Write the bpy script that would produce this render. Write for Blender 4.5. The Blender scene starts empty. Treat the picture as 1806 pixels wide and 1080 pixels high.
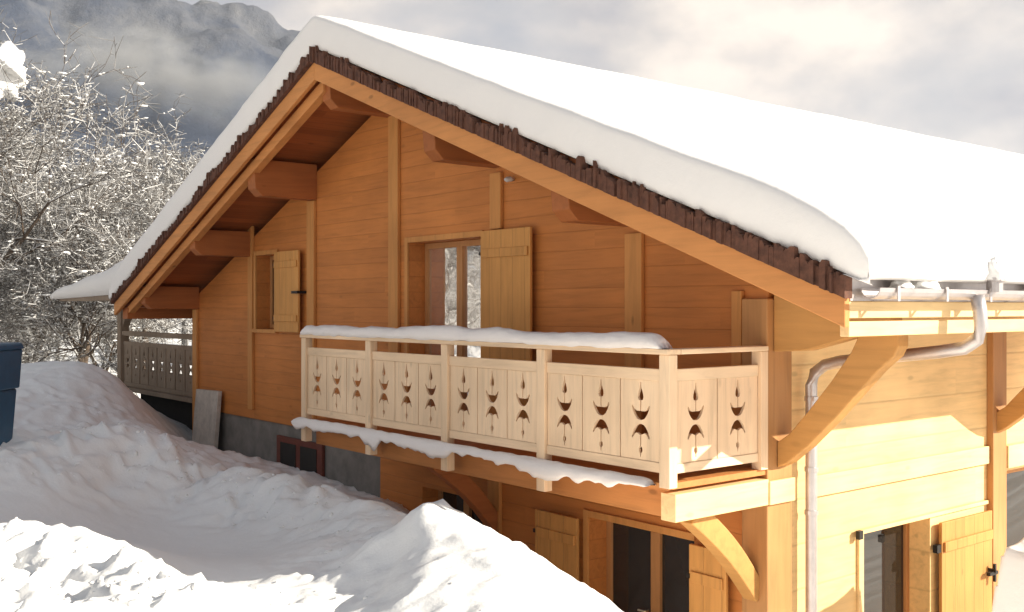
import bpy, bmesh, math, random
import numpy as np
from mathutils import Vector, Matrix
random.seed(4)
SC = bpy.context.scene
COL = SC.collection
R = math.radians
HAZE = .00016

# ---------------------------------------------------------------- camera, sky, sun, exposure
EYE = (5.563, -7.344, 4.0)
VIEW = Vector((-.777, .629, 0)).normalized()
cam = bpy.data.cameras.new('camera'); co = bpy.data.objects.new('camera', cam); COL.objects.link(co)
co.location = EYE
co.rotation_euler = VIEW.to_track_quat('-Z', 'Y').to_euler()
cam.sensor_width = 36; cam.lens = 36*1831/1806; cam.clip_end = 12000; cam.clip_start = .1
cam.shift_y = 3/1806
SC.camera = co

SUN = Vector((1, .85, .63)).normalized()
el = math.asin(SUN.z); az = math.atan2(SUN.x, SUN.y)
sl = bpy.data.lights.new('sun', 'SUN'); so = bpy.data.objects.new('sun', sl); COL.objects.link(so)
so.location = (30, 25, 30)
so.rotation_euler = (-SUN).to_track_quat('-Z', 'Y').to_euler()
sl.energy = 5.0; sl.angle = R(.5); sl.color = (1, .93, .80)
SC.view_settings.view_transform = 'Standard'; SC.view_settings.look = 'None'
SC.view_settings.exposure = 1.15; SC.view_settings.gamma = 1

class NT:
    """tiny node-tree writer"""
    def __init__(s, nt): s.nt = nt; nt.nodes.clear()
    def n(s, typ, ins=None, **kw):
        nd = s.nt.nodes.new(typ)
        for k, v in kw.items(): setattr(nd, k, v)
        for k, v in (ins or {}).items():
            if isinstance(v, tuple) and len(v) == 2 and hasattr(v[0], 'outputs'): s.nt.links.new(v[0].outputs[v[1]], nd.inputs[k])
            elif hasattr(v, 'outputs'): s.nt.links.new(v.outputs[0], nd.inputs[k])
            else: nd.inputs[k].default_value = v
        return nd
    def math(s, op, a, b=0.0, c=0.0): return s.n('ShaderNodeMath', {0: a, 1: b, 2: c}, operation=op)
    def ramp(s, fac, stops, interp='LINEAR'):
        r = s.n('ShaderNodeValToRGB', {0: fac}); cr = r.color_ramp; cr.interpolation = interp
        while len(cr.elements) < len(stops): cr.elements.new(.5)
        for e, (p, c) in zip(cr.elements, stops): e.position = p; e.color = (c, c, c, 1) if isinstance(c, (int, float)) else (*c, 1)
        return r
    def mix(s, fac, a, b, mode='MIX'):
        m = s.n('ShaderNodeMix', data_type='RGBA', blend_type=mode)
        for k, v in ((0, fac), (6, a), (7, b)):
            if isinstance(v, tuple) and len(v) == 2: s.nt.links.new(v[0].outputs[v[1]], m.inputs[k])
            elif hasattr(v, 'outputs'): s.nt.links.new(v.outputs[0], m.inputs[k])
            else: m.inputs[k].default_value = (*v, 1) if isinstance(v, tuple) else v
        return (m, 2)

W = bpy.data.worlds.new('World'); SC.world = W; W.use_nodes = True
t = NT(W.node_tree)
sky = t.n('ShaderNodeTexSky', sky_type='NISHITA', sun_disc=False, sun_elevation=el, sun_rotation=az, air_density=1.2, dust_density=2.5)
tc = t.n('ShaderNodeTexCoord')
mp = t.n('ShaderNodeMapping', {0: (tc, 0), 1: (1.3, .4, .2), 3: (1, 1, 1.7)})
n1 = t.n('ShaderNodeTexNoise', {'Vector': mp, 'Scale': 2.4, 'Detail': 7.0, 'Roughness': .55, 'Distortion': .25})
n2 = t.n('ShaderNodeTexNoise', {'Vector': mp, 'Scale': 4.6, 'Detail': 8.0, 'Roughness': .55})
shade = t.ramp(n2, [(.36, (3.7, 3.5, 3.6)), (.47, (5.4, 4.9, 4.5)), (.62, (8.3, 7.2, 6.1))])
mask = t.ramp(n1, [(.34, 0.0), (.5, 1.0)])
cl = t.mix(mask, t.mix(.25, (3.9, 3.7, 3.8), (sky, 0)), (shade, 0))
up = t.n('ShaderNodeSeparateXYZ', {0: (tc, 0)})
hole = t.ramp((up, 2), [(.26, 0.0), (.55, 1.0)])         # the cloud bank thins out into clear blue overhead
cl = t.mix(hole, cl, t.mix(.55, (sky, 0), (2.2, 2.25, 2.3)))
bg = t.n('ShaderNodeBackground', {0: cl, 1: .068})
t.n('ShaderNodeOutputWorld', {0: bg})

# ---------------------------------------------------------------- materials
def principled(name, fn):
    m = bpy.data.materials.new(name); m.use_nodes = True
    t = NT(m.node_tree); col, rough, bump, extra = fn(t)
    ins = {'Base Color': col if not (isinstance(col, tuple) and len(col) == 3) else (*col, 1), 'Roughness': rough}
    ins.update(extra or {})
    if bump:
        h, st, dist = bump
        ins['Normal'] = t.n('ShaderNodeBump', {'Height': h, 'Strength': st, 'Distance': dist})
    p = t.n('ShaderNodeBsdfPrincipled', ins); t.n('ShaderNodeOutputMaterial', {0: p})
    return m

def wood(name, col, grain='x', plank=None, pax='z', off=0.0, rough=.62, var=.16, groove=.55, knots=1.0, spec=.3):
    def fn(t):
        tc = t.n('ShaderNodeTexCoord'); info = t.n('ShaderNodeObjectInfo')
        sp = t.n('ShaderNodeSeparateXYZ', {0: (tc, 3)})
        sc = [9.0, 9.0, 9.0]; sc['xyz'.index(grain)] = .75
        rnd = t.n('ShaderNodeVectorMath', {0: (info, 'Random'), 3: 37.0}, operation='SCALE')
        base = t.n('ShaderNodeVectorMath', {0: (tc, 3), 1: (rnd, 0)}, operation='ADD')
        if plank:
            q = t.math('DIVIDE', t.math('ADD', (sp, 'xyz'.index(pax)), off), plank)
            idx = t.math('FLOOR', q); fr = t.math('FRACT', q)
            joint = t.math('FLOOR', t.math('ADD', t.math('MULTIPLY', (sp, 'xyz'.index(grain)), .31), t.math('MULTIPLY', idx, .377)))
            wn = t.n('ShaderNodeTexWhiteNoise', {'Vector': t.n('ShaderNodeCombineXYZ', {0: idx, 1: joint})}, noise_dimensions='3D')
            sh = t.n('ShaderNodeVectorMath', {0: (wn, 1), 3: 9.0}, operation='SCALE')
            base = t.n('ShaderNodeVectorMath', {0: base, 1: (sh, 0)}, operation='ADD')
        mp = t.n('ShaderNodeMapping', {0: base, 3: tuple(sc)})
        g = t.n('ShaderNodeTexNoise', {'Vector': mp, 'Scale': 1.6, 'Detail': 6.0, 'Roughness': .6, 'Distortion': .6})
        c = col; dk = tuple(x*.84 for x in c); lt = tuple(min(1, x*1.09) for x in c)
        cc = t.ramp(g, [(.3, dk), (.5, c), (.72, lt)])
        # broad staining
        big = t.n('ShaderNodeTexNoise', {'Vector': (tc, 3), 'Scale': .9, 'Detail': 3.0})
        cc = t.mix(1.0, cc if not isinstance(cc, tuple) else cc, (t.ramp(big, [(.3, (.84, .82, .80)), (.7, (1.08, 1.08, 1.08))]), 0), 'MULTIPLY')
        if knots:
            ks = [3.4, 3.4, 3.4]; ks['xyz'.index(grain)] = 1.5
            km = t.n('ShaderNodeMapping', {0: base, 3: tuple(ks)})
            vo = t.n('ShaderNodeTexVoronoi', {'Vector': km, 'Scale': 1.0, 'Randomness': 1.0})
            kk = t.ramp((vo, 0), [(.05, 1.0), (.10, 0.0)])
            cc = t.mix(t.math('MULTIPLY', kk, .55*knots), cc, tuple(x*.28 for x in c))
        h = g
        if plank:
            v = t.ramp((wn, 0), [(0, 1-var), (1, 1+var)])
            cc = t.mix(1.0, cc, (v, 0), 'MULTIPLY')
            gr = t.ramp(fr, [(0, 1.0), (.045, 0.0), (.955, 0.0), (1, 1.0)])
            cc = t.mix(t.math('MULTIPLY', gr, groove), cc, tuple(x*.25 for x in c))
            h = t.math('SUBTRACT', t.math('MULTIPLY', g, .12), gr)
            return cc, rough, (h, .6, .005), {'Specular IOR Level': spec}
        return cc, rough, (h, .25, .004), {'Specular IOR Level': spec}
    return principled(name, fn)

def snowm(name, col=(.86, .85, .83), b1=.5, sc=9.0, dist=.02):
    def fn(t):
        tc = t.n('ShaderNodeTexCoord')
        a = t.n('ShaderNodeTexNoise', {'Vector': (tc, 3), 'Scale': sc, 'Detail': 8.0, 'Roughness': .62})
        b = t.n('ShaderNodeTexNoise', {'Vector': (tc, 3), 'Scale': 1.3, 'Detail': 3.0})
        c = t.mix((b, 0), tuple(x*.96 for x in col), col)
        return c, .7, (a, b1, dist), {'Specular IOR Level': .25}
    return principled(name, fn)

def plain(name, col, rough=.5, metal=0.0, vari=.2, sc=6.0, bump=.2, extra=None):
    def fn(t):
        tc = t.n('ShaderNodeTexCoord')
        a = t.n('ShaderNodeTexNoise', {'Vector': (tc, 3), 'Scale': sc, 'Detail': 7.0, 'Roughness': .65})
        c = t.ramp(a, [(.3, tuple(x*(1-vari) for x in col)), (.7, tuple(min(1, x*(1+vari)) for x in col))])
        e = {'Metallic': metal}; e.update(extra or {})
        return (c, 0), rough, (a, bump, .01), e
    return principled(name, fn)

M = {}
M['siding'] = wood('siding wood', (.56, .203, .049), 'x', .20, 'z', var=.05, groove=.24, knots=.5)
M['siding_side'] = wood('sun-toned siding wood', (.84, .58, .27), 'y', .40, 'z', off=.105, var=.04, groove=.25, knots=.5)  # sunlight put into the colour: much paler than the shaded gable siding
M['post'] = wood('post wood', (.58, .26, .075), 'z')
M['post_side'] = wood('side post wood', (.46, .23, .085), 'z')
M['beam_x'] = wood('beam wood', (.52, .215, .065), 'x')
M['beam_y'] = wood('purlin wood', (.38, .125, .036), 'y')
M['beam_side'] = wood('eave beam wood', (.82, .58, .29), 'y', knots=.5)  # lightened so the eave-side beams read as sunlit
M['brace'] = wood('brace wood', (.52, .27, .085), 'x', knots=.3)
M['barge'] = wood('barge wood', (.60, .255, .08), 'x')
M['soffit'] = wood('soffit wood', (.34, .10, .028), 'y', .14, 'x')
M['shutter'] = wood('shutter wood', (.62, .30, .085), 'z', .21, 'x', var=.04, groove=.3)
M['shutter_side'] = wood('side shutter wood', (.52, .25, .07), 'z', .2, 'y', var=.05, groove=.35)
M['frame'] = wood('window frame wood', (.50, .24, .09), 'z', knots=0)
M['balcony'] = wood('balcony wood', (.84, .62, .41), 'z', rough=.7, knots=.5)
M['balcony_x'] = wood('balcony rail wood', (.84, .62, .41), 'x', rough=.7, knots=.5)
M['balcony_y'] = wood('balcony end rail wood', (.84, .64, .43), 'y', rough=.7, knots=.5)
M['grey_wood'] = wood('weathered wood', (.30, .23, .17), 'z', rough=.8, knots=.3)
M['snow'] = snowm('snow')
M['snow_roof'] = snowm('roof snow', (.87, .84, .81), .35, 4.0, .03)
M['snow_warm'] = snowm('balcony snow', (.85, .79, .75), .6, 14.0, .02)
M['concrete'] = plain('concrete', (.20, .185, .165), .9, vari=.3, sc=3.0)
M['board'] = plain('weathered board', (.52, .47, .41), .85, vari=.25, sc=5.0)
M['zinc'] = plain('zinc', (.50, .46, .45), .38, .7, vari=.12, sc=8, bump=.08)
M['shingle'] = plain('brown shingle', (.105, .042, .024), .9, vari=.45, sc=14, bump=.5)
M['blue'] = plain('blue plastic', (.012, .075, .15), .42, vari=.1, bump=.05)
M['black'] = plain('black iron', (.02, .018, .016), .5, .4)
M['red'] = plain('red brown paint', (.14, .035, .02), .7)
M['dark'] = plain('dark room', (.02, .017, .014), .9)
def glassfn(t):
    tc = t.n('ShaderNodeTexCoord')
    a = t.n('ShaderNodeTexNoise', {'Vector': (tc, 3), 'Scale': 1.2, 'Detail': 1.0})
    return (.025, .022, .02), .03, (a, .04, .02), {'IOR': 1.6, 'Specular IOR Level': .5}
M['glass'] = principled('window glass', glassfn)
def glass2(t):
    tc = t.n('ShaderNodeTexCoord'); a = t.n('ShaderNodeTexNoise', {'Vector': (tc, 3), 'Scale': 2.0, 'Detail': 2.0})
    return (.92, .90, .88), .03, (a, .12, .03), {'Metallic': .9}
M['mirror_glass'] = principled('reflecting glass', glass2)
M['bark'] = plain('bark', (.085, .06, .042), .95, vari=.35, sc=12, bump=.6)
M['twig'] = plain('frosted twig', (.205, .195, .185), .95, vari=.4, sc=3)
M['frost'] = plain('frost', (.58, .57, .56), .9, vari=.15, sc=5)
M['brass'] = plain('handle metal', (.7, .62, .45), .3, .9, bump=0.0)

# ---------------------------------------------------------------- helpers
def tag(o, label=None, cat=None, group=None, kind=None):
    if label: o['label'] = label
    if cat: o['category'] = cat
    if group: o['group'] = group
    if kind: o['kind'] = kind
    return o
def empty(name, loc=(0, 0, 0)):
    o = bpy.data.objects.new(name, None); COL.objects.link(o); o.location = loc; o.empty_display_size = .3; return o
def wloc(o):
    v = Vector((0, 0, 0))
    while o is not None: v += o.location; o = o.parent
    return v
class MB:
    def __init__(s): s.v = []; s.f = []
    def add(s, vs, fs):
        b = len(s.v); s.v += [tuple(v) for v in vs]; s.f += [tuple(b+i for i in f) for f in fs]; return s
    def box(s, x0, x1, y0, y1, z0, z1):
        return s.add([(x, y, z) for z in (z0, z1) for y in (y0, y1) for x in (x0, x1)],
                     [(0, 2, 3, 1), (4, 5, 7, 6), (0, 1, 5, 4), (2, 6, 7, 3), (0, 4, 6, 2), (1, 3, 7, 5)])
    def prism(s, poly, a, b, axis='y'):
        """polygon in the two other axes, extruded from a to b along axis"""
        def P(p, c): return {'y': (p[0], c, p[1]), 'x': (c, p[0], p[1]), 'z': (p[0], p[1], c)}[axis]
        n = len(poly)
        s.add([P(p, a) for p in poly]+[P(p, b) for p in poly],
              [tuple(range(n)), tuple(range(2*n-1, n-1, -1))]+[(i, i+n, (i+1) % n+n, (i+1) % n) for i in range(n)])
        return s
    def tube(s, pts, r, n=10, cap=True):
        pts = [Vector(p) for p in pts]; rr = r if isinstance(r, (list, tuple)) else [r]*len(pts); b = len(s.v)
        up = Vector((0.13, .21, 1)).normalized()
        for i, p in enumerate(pts):
            d = (pts[min(i+1, len(pts)-1)]-pts[max(i-1, 0)]).normalized()
            a = d.cross(up); a = a.normalized() if a.length > .05 else Vector((1, 0, 0)); c = d.cross(a)
            for k in range(n):
                th = 2*math.pi*k/n; s.v.append(tuple(p+(a*math.cos(th)+c*math.sin(th))*rr[i]))
        for i in range(len(pts)-1):
            for k in range(n): s.f.append((b+i*n+k, b+i*n+(k+1) % n, b+(i+1)*n+(k+1) % n, b+(i+1)*n+k))
        if cap: s.f.append(tuple(b+k for k in range(n))[::-1]); s.f.append(tuple(b+(len(pts)-1)*n+k for k in range(n)))
        return s
    def build(s, name, mat, parent=None, bevel=0, smooth=False, loc=None):
        me = bpy.data.meshes.new(name); off = wloc(parent) if parent else Vector(loc or (0, 0, 0))
        me.from_pydata([(x-off.x, y-off.y, z-off.z) for x, y, z in s.v], [], s.f)
        bm = bmesh.new(); bm.from_mesh(me); bmesh.ops.recalc_face_normals(bm, faces=bm.faces); bm.to_mesh(me); bm.free()
        me.materials.append(mat); o = bpy.data.objects.new(name, me); COL.objects.link(o)
        if parent: o.parent = parent
        else: o.location = off
        if smooth: me.polygons.foreach_set('use_smooth', [True]*len(me.polygons))
        if bevel:
            m = o.modifiers.new('bevel', 'BEVEL'); m.width = bevel; m.segments = 2; m.limit_method = 'ANGLE'; m.angle_limit = R(40)
        return o

def holed(outer, holes, a, b, axis, name, mat, parent, bevel=0):
    """a flat plate with real cut-outs, extruded from a to b along axis"""
    bm = bmesh.new()
    def P(p, c): return {'y': (p[0], c, p[1]), 'x': (c, p[0], p[1])}[axis]
    es = []
    for lp in [outer]+holes:
        vs = [bm.verts.new(P(p, a)) for p in lp]
        es += [bm.edges.new((vs[i], vs[(i+1) % len(vs)])) for i in range(len(vs))]
    bmesh.ops.triangle_fill(bm, edges=es, use_beauty=True, use_dissolve=False)
    r = bmesh.ops.extrude_face_region(bm, geom=bm.faces[:])
    d = Vector(P((0, 0), b-a)) if axis == 'y' else Vector((b-a, 0, 0))
    bmesh.ops.translate(bm, vec=d, verts=[g for g in r['geom'] if isinstance(g, bmesh.types.BMVert)])
    bmesh.ops.recalc_face_normals(bm, faces=bm.faces)
    off = wloc(parent) if parent else Vector((0, 0, 0))
    bmesh.ops.translate(bm, vec=-off, verts=bm.verts)
    me = bpy.data.meshes.new(name); bm.to_mesh(me); bm.free(); me.materials.append(mat)
    o = bpy.data.objects.new(name, me); COL.objects.link(o); o.parent = parent
    if bevel:
        m = o.modifiers.new('bevel', 'BEVEL'); m.width = bevel; m.segments = 1; m.limit_method = 'ANGLE'
    return o

# value noise (numpy)
_rs = np.random.RandomState(7); _tab = _rs.rand(256, 256)
def vnoise(x, y):
    xi = np.floor(x).astype(int); yi = np.floor(y).astype(int); fx = x-xi; fy = y-yi
    fx = fx*fx*fx*(fx*(fx*6-15)+10); fy = fy*fy*fy*(fy*(fy*6-15)+10)
    g = lambda a, b: _tab[a % 256, b % 256]
    return ((g(xi, yi)*(1-fx)+g(xi+1, yi)*fx)*(1-fy)+(g(xi, yi+1)*(1-fx)+g(xi+1, yi+1)*fx)*fy)*2-1
def fbm(x, y, oct=4, rough=.5):
    s = 0; a = 1
    for k in range(oct): s = s+a*vnoise(x*2**k+17.3*k, y*2**k+5.1*k); a *= rough
    return s
def grid_mesh(name, X, Y, Z, mat, loc=(0, 0, 0), smooth=True):
    n, m = X.shape; co = np.stack([X-loc[0], Y-loc[1], Z-loc[2]], -1).reshape(-1, 3)
    i = np.arange(n*m).reshape(n, m)
    q = np.stack([i[:-1, :-1], i[1:, :-1], i[1:, 1:], i[:-1, 1:]], -1).reshape(-1, 4)
    return np_mesh(name, co, q, mat, loc, smooth)
def np_mesh(name, co, q, mats, loc=(0, 0, 0), smooth=False, mi=None):
    me = bpy.data.meshes.new(name); k = q.shape[1]
    me.vertices.add(len(co)); me.vertices.foreach_set('co', co.astype(np.float32).ravel())
    me.loops.add(q.size); me.loops.foreach_set('vertex_index', q.ravel().astype(np.int32))
    me.polygons.add(len(q)); me.polygons.foreach_set('loop_start', np.arange(0, q.size, k, dtype=np.int32))
    me.polygons.foreach_set('loop_total', np.full(len(q), k, dtype=np.int32))
    for m in (mats if isinstance(mats, list) else [mats]): me.materials.append(m)
    if mi is not None: me.polygons.foreach_set('material_index', mi.astype(np.int32))
    me.update(calc_edges=True); me.validate()
    if smooth: me.polygons.foreach_set('use_smooth', [True]*len(me.polygons))
    o = bpy.data.objects.new(name, me); COL.objects.link(o); o.location = loc
    return o

# ---------------------------------------------------------------- ground: one snow sheet to the horizon
CP = [(-12.93, -3.16, 2.87, 0.3), (-13.64, -2.46, 3.05, 0.2), (-13.27, -2.0, 3.07, 0.2), (-12.33, -1.63, 2.93, 0.3), (-11.61, -1.54, 2.58, 0.4), (-10.92, -1.48, 2.22, 0.4), (-9.71, -3.16, 2.36, 0.5), (-8.03, -4.27, 2.48, 0.6), (-9.72, -2.38, 2.32, 0.8), (-0.69, -3.14, 2.56, 0.6), (-0.45, -3.01, 2.5, 0.4), (-0.14, -2.95, 2.42, 0.4), (0.21, -2.83, 2.34, 0.5), (0.53, -2.76, 2.25, 0.4), (0.91, -2.77, 2.11, 0.4), (-6.4, -4.64, 2.16, 0.3), (-2.18, -3.72, 1.93, 0.15), (-1.96, -2.97, 2.04, 0.6), (-0.7, -3.33, 2.31, 0.5), (0.11, -3.59, 2.33, 0.4), (0.79, -3.7, 2.28, 0.4), (-0.14, -3.9, 2.14, 0.4), (1.09, -3.49, 2.2, 0.4), (-3.14, -5.38, 2.34, 1), (-2.39, -5.09, 2.33, 1.1), (-1.77, -4.81, 2.25, 1.1), (-0.9, -4.52, 2.08, 1), (-0.34, -4.15, 2.06, 0.9), (-0.85, -5.89, 2.27, 1.5), (-0.45, -5.39, 2.27, 1.5), (-2.02, -5.27, 2.2, 1.5), (-0.57, -4.91, 2.16, 1.5), (-2.27, -5.57, 2.2, 1.5), (1, -6.5, 2.0, 0.8), (-1.94, -4.37, 1.97, 0.2), (1.2, -1.2, 0.7, 0.4), (-0.3, -1.3, 0.8, 0.4), (-2, -0.9, 0.9, 0.4), (2.5, -1.2, 0.2, 0.4), (3, 1, -0.2, 0.3), (3, 3, -0.2, 0.3), (3, 8, -0.2, 0.3), (0, 8, -0.2, 0.3), (-4, -0.3, 1.2, 0.4), (-6, -0.3, 1.55, 0.5), (-8, -0.2, 1.6, 0.5), (-10, -0.2, 1.6, 0.5), (-12, -0.3, 1.5, 0.4), (-11, -0.8, 1.7, 0.4), (-13.5, 0.5, 1.6, 0.3), (-15, 0, 1.9, 0.3), (-16, -1.5, 2.7, 0.3), (-16, -4, 2.7, 0.4), (-11, -6, 2.5, 0.5), (-6, -7, 2.3, 0.8), (-3, -9, 1.7, 0.7), (3, -8, 1.7, 0.6), (6, -7.5, 1.8, 0.4), (6, -4, 1.3, 0.4), (5, -1, 0.5, 0.4), (8, 0, 0, 0.3), (8, -10, 2.0, 0.4), (-1, -12, 1.8, 0.5), (-9, -11, 2.7, 0.5), (-17, -8, 2.6, 0.4), (-19, 1, 1.8, 0.3), (-17, 5, 1.2, 0.3), (-8, 6, 0, 0.3), (-7.03, -4.14, 2.41, 0.95), (-7.18, -3.54, 2.47, 0.95), (-7.3, -2.89, 2.44, 0.95), (-7.23, -2.49, 2.33, 0.95), (-7.03, -2.24, 2.15, 0.95), (-6.13, -2.08, 2.05, 0.95), (-5.15, -1.98, 2.04, 0.95), (-4.46, -1.93, 2.04, 0.95), (-3.96, -1.94, 2.05, 0.9), (-3.25, -2.02, 2.09, 0.5), (-2.31, -2.29, 2.14, 0.5), (-6.49, -4.28, 2.23, 0.6), (-6.56, -3.41, 1.94, 0.7), (-6.15, -2.9, 1.71, 0.4), (-4.72, -2.72, 1.64, 0.15), (-3.32, -2.9, 1.74, 0.15), (-3.87, -2.31, 1.87, 0.9), (-6.33, -2.49, 1.94, 1.2), (-5.09, -2.22, 1.88, 1.2), (-2.85, -2.32, 2.03, 0.9), (-8.63, -3.1, 2.26, 0.5), (-8.51, -2.48, 2.25, 0.5), (-8.42, -2.04, 2.08, 0.5), (-8.2, -1.77, 1.91, 0.5), (-7.26, -1.58, 1.78, 0.5), (-6.16, -1.48, 1.77, 0.5), (-5.27, -1.49, 1.83, 0.5), (-4.84, -1.44, 1.82, 0.5), (-4.03, -1.55, 1.88, 0.4), (-3.08, -1.81, 1.98, 0.3)]
CP = np.array(CP)
def tps_fit(P, V):
    n = len(P); d = np.linalg.norm(P[:, None]-P[None], axis=2); K = d**2*np.log(d+1e-9); K += np.eye(n)*.0005
    A = np.zeros((n+3, n+3)); A[:n, :n] = K; A[:n, n] = 1; A[:n, n+1:] = P; A[n:, :n] = A[:n, n:].T
    return np.linalg.solve(A, np.concatenate([V, np.zeros((3, V.shape[1]))]))
WT = tps_fit(CP[:, :2], CP[:, 2:])
def tps(X, Y):
    n = len(CP); out = np.zeros(X.shape+(2,)); out += WT[n]+WT[n+1]*X[..., None]+WT[n+2]*Y[..., None]
    for i in range(n):
        d = np.hypot(X-CP[i, 0], Y-CP[i, 1]); out += (d**2*np.log(d+1e-9))[..., None]*WT[i]
    return out
def ground(X, Y):
    v = tps(np.clip(X, -19, 9), np.clip(Y, -12, 8)); z = v[..., 0]; a = np.clip(v[..., 1], .08, 1.4)
    far = 1.4-.012*np.hypot(X, Y)+.5*fbm(X*.05, Y*.05, 3)
    far = np.where(X > 0, far-.6, far); far = np.maximum(far, -8)
    dx = np.maximum(np.maximum(-17-X, X-8), 0); dy = np.maximum(np.maximum(-11-Y, Y-7), 0)
    w = np.clip(np.hypot(dx, dy)/8, 0, 1); w = w*w*(3-2*w)
    z = z*(1-w)+far*w; a = a*(1-w)+.3*w
    wx = X+.12*vnoise(X*2.3, Y*2.3+9); wy = Y+.12*vnoise(X*2.3+31, Y*2.3)
    clod = 1-np.sqrt(vnoise(wx*2.6, wy*2.6)**2+.02); clod2 = 1-np.sqrt(vnoise(wx*5.5+7, wy*5.5)**2+.02); n3 = vnoise(wx*11, wy*11)
    lump = .05*vnoise(wx*1.9+4, wy*1.9)+.13*(clod-.6)+.085*(clod2-.6)+.035*n3*(.4+clod2)+.04*vnoise(wx*1.2, wy*1.2+3)-.02
    fine = .012*vnoise(X*17, Y*17)+.006*vnoise(X*37, Y*37)
    return z+a*(lump+fine)
def axis_pts(lo, hi, step, far):
    a = list(np.arange(lo, hi, step)); s = step; x = a[-1]
    while x < far: s *= 1.22; x += s; a.append(x)
    s = step; x = lo; b = []
    while x > -far: s *= 1.22; x -= s; b.append(x)
    return np.array(b[::-1]+a)
gx = axis_pts(-14.5, 4.0, .045, 4500); gy = axis_pts(-8.5, .4, .045, 4500)
X, Y = np.meshgrid(gx, gy, indexing='ij'); Z = ground(X, Y)
tag(grid_mesh('snow_ground', X, Y, Z, M['snow']), kind='structure')

# ---------------------------------------------------------------- chalet
HW = 12.6
def roofline(x, top=7.05): return top-.397*abs(x+6)
ch = empty('chalet', (0, 0, 0))
tag(ch, 'timber chalet with carved gable balcony and wide overhanging roof', 'chalet')

win_big = [(-5.6, 2.62), (-4.04, 2.62), (-4.04, 4.83), (-5.6, 4.83)]
win_small = [(-10.05, 3.66), (-9.30, 3.66), (-9.30, 4.84), (-10.05, 4.84)]
door_low = [(-2.24, -.25), (-.83, -.25), (-.83, 1.85), (-2.24, 1.85)]
cellar = [(-5.3, .2), (-4.05, .2), (-4.05, 1.75), (-5.3, 1.75)]
gw = holed([(-HW, 2.2), (-6.3, 2.2), (-6.3, -.5), (0, -.5), (0, roofline(0, 6.8)), (-6, 6.8), (-HW, roofline(-HW, 6.8))],
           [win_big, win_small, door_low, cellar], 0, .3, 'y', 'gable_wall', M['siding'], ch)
y0 = .302
sw_open = [(1.42, -.2), (2.66, -.2), (2.66, 1.85), (1.42, 1.85)]
sw_open2 = [(4.3, .9), (5.6, .9), (5.6, 2.17), (4.3, 2.17)]
sw_open3 = [(8.0, .2), (9.4, .2), (9.4, 2.0), (8.0, 2.0)]
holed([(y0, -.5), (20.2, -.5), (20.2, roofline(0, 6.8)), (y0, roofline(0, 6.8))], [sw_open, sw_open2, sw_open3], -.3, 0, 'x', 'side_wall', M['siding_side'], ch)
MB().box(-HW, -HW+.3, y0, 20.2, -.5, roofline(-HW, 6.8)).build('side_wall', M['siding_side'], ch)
MB().box(-HW+.302, -.302, 19.9, 20.2, -.5, 4.2).build('back_wall', M['siding'], ch)
MB().box(-HW+.3, -.31, .31, 19.8, 2.25, 2.45).build('floor_slab', M['dark'], ch)
MB().box(-HW+.3, -.31, 2.4, 2.5, -.5, 4).build('inner_wall', M['dark'], ch)
# base
m = MB(); m.box(-HW+.02, -6.32, .03, .3, -.5, 2.195); m.build('concrete_base', M['concrete'], ch)
# roof deck (boards seen from below)
m = MB()
for s in (-1, 1):
    xs = [(-6, 7.2), (-6+s*7.48, 7.2-.397*7.48), (-6+s*7.48, 6.98-.397*7.48), (-6, 6.98)]
    m.prism(xs, -1.08, 20.4, 'y')
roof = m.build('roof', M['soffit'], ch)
# barge boards
for s, lab in ((-1, None), (1, None)):
    xe = -6+s*7.5; k = .397*7.5
    MB().prism([(-6, 7.05), (xe, 7.05-k), (xe, 6.84-k), (-6, 6.83)], -1.145, -1.085, 'y').build('barge_board', M['barge'], ch, .008)
    if s < 0: MB().prism([(-6, 6.86), (xe-s*.12, 6.86-k+.05), (xe-s*.12, 6.72-k+.05), (-6, 6.70)], -1.02, -.90, 'y').build('verge_rafter', M['barge'], ch, .008)
# ragged dark shingle edge
for s in (-1, 1):
    m = MB(); d = 0; random.seed(11+s)
    while d < 7.52:
        w = random.uniform(.015, .06); w = min(w, 7.53-d)
        if w < .01: break
        top = 7.185+random.uniform(-.02, .03)+(.05 if random.random() < .16 else 0)+.035*float(vnoise(np.array(d*3.1), np.array(2.2+s)))+.02*float(vnoise(np.array(d*9.1), np.array(4.2)))
        if s < 0: top -= .05
        bot = 7.052-random.uniform(0, .0)
        a, b = d, d+w*.98; yo = random.uniform(-1.215, -1.18)
        za, zb = .397*a, .397*b; sk = random.uniform(-.02, .02)
        m.prism([(-6+s*a, bot-za), (-6+s*b, bot-zb), (-6+s*b, top-zb+sk), (-6+s*(a+b)/2, top-(za+zb)/2+abs(sk)), (-6+s*a, top-za-sk)], yo, -1.10, 'y')
        d += w
    m.build('shingle_edge', M['shingle'], ch)
# purlins reaching out to the verge
def purlin(x0, x1, zb, name='purlin', y1=-1.0):
    top = min(roofline(x0, 6.98), roofline(x1, 6.98))+.02
    m = MB(); m.prism([(y1, top), (.0, top), (.0, zb), (y1+.14, zb), (y1+.03, zb+.1)], x0, x1, 'x')
    return m.build(name, M['beam_y'], ch, .01)
purlin(-8.28, -8.04, 5.58); purlin(-10.45, -10.2, 4.83); purlin(-12.62, -12.4, 3.98)
purlin(-3.84, -3.62, 5.60); purlin(-1.72, -1.48, 4.80); purlin(-6.1, -5.9, 6.50)
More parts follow.
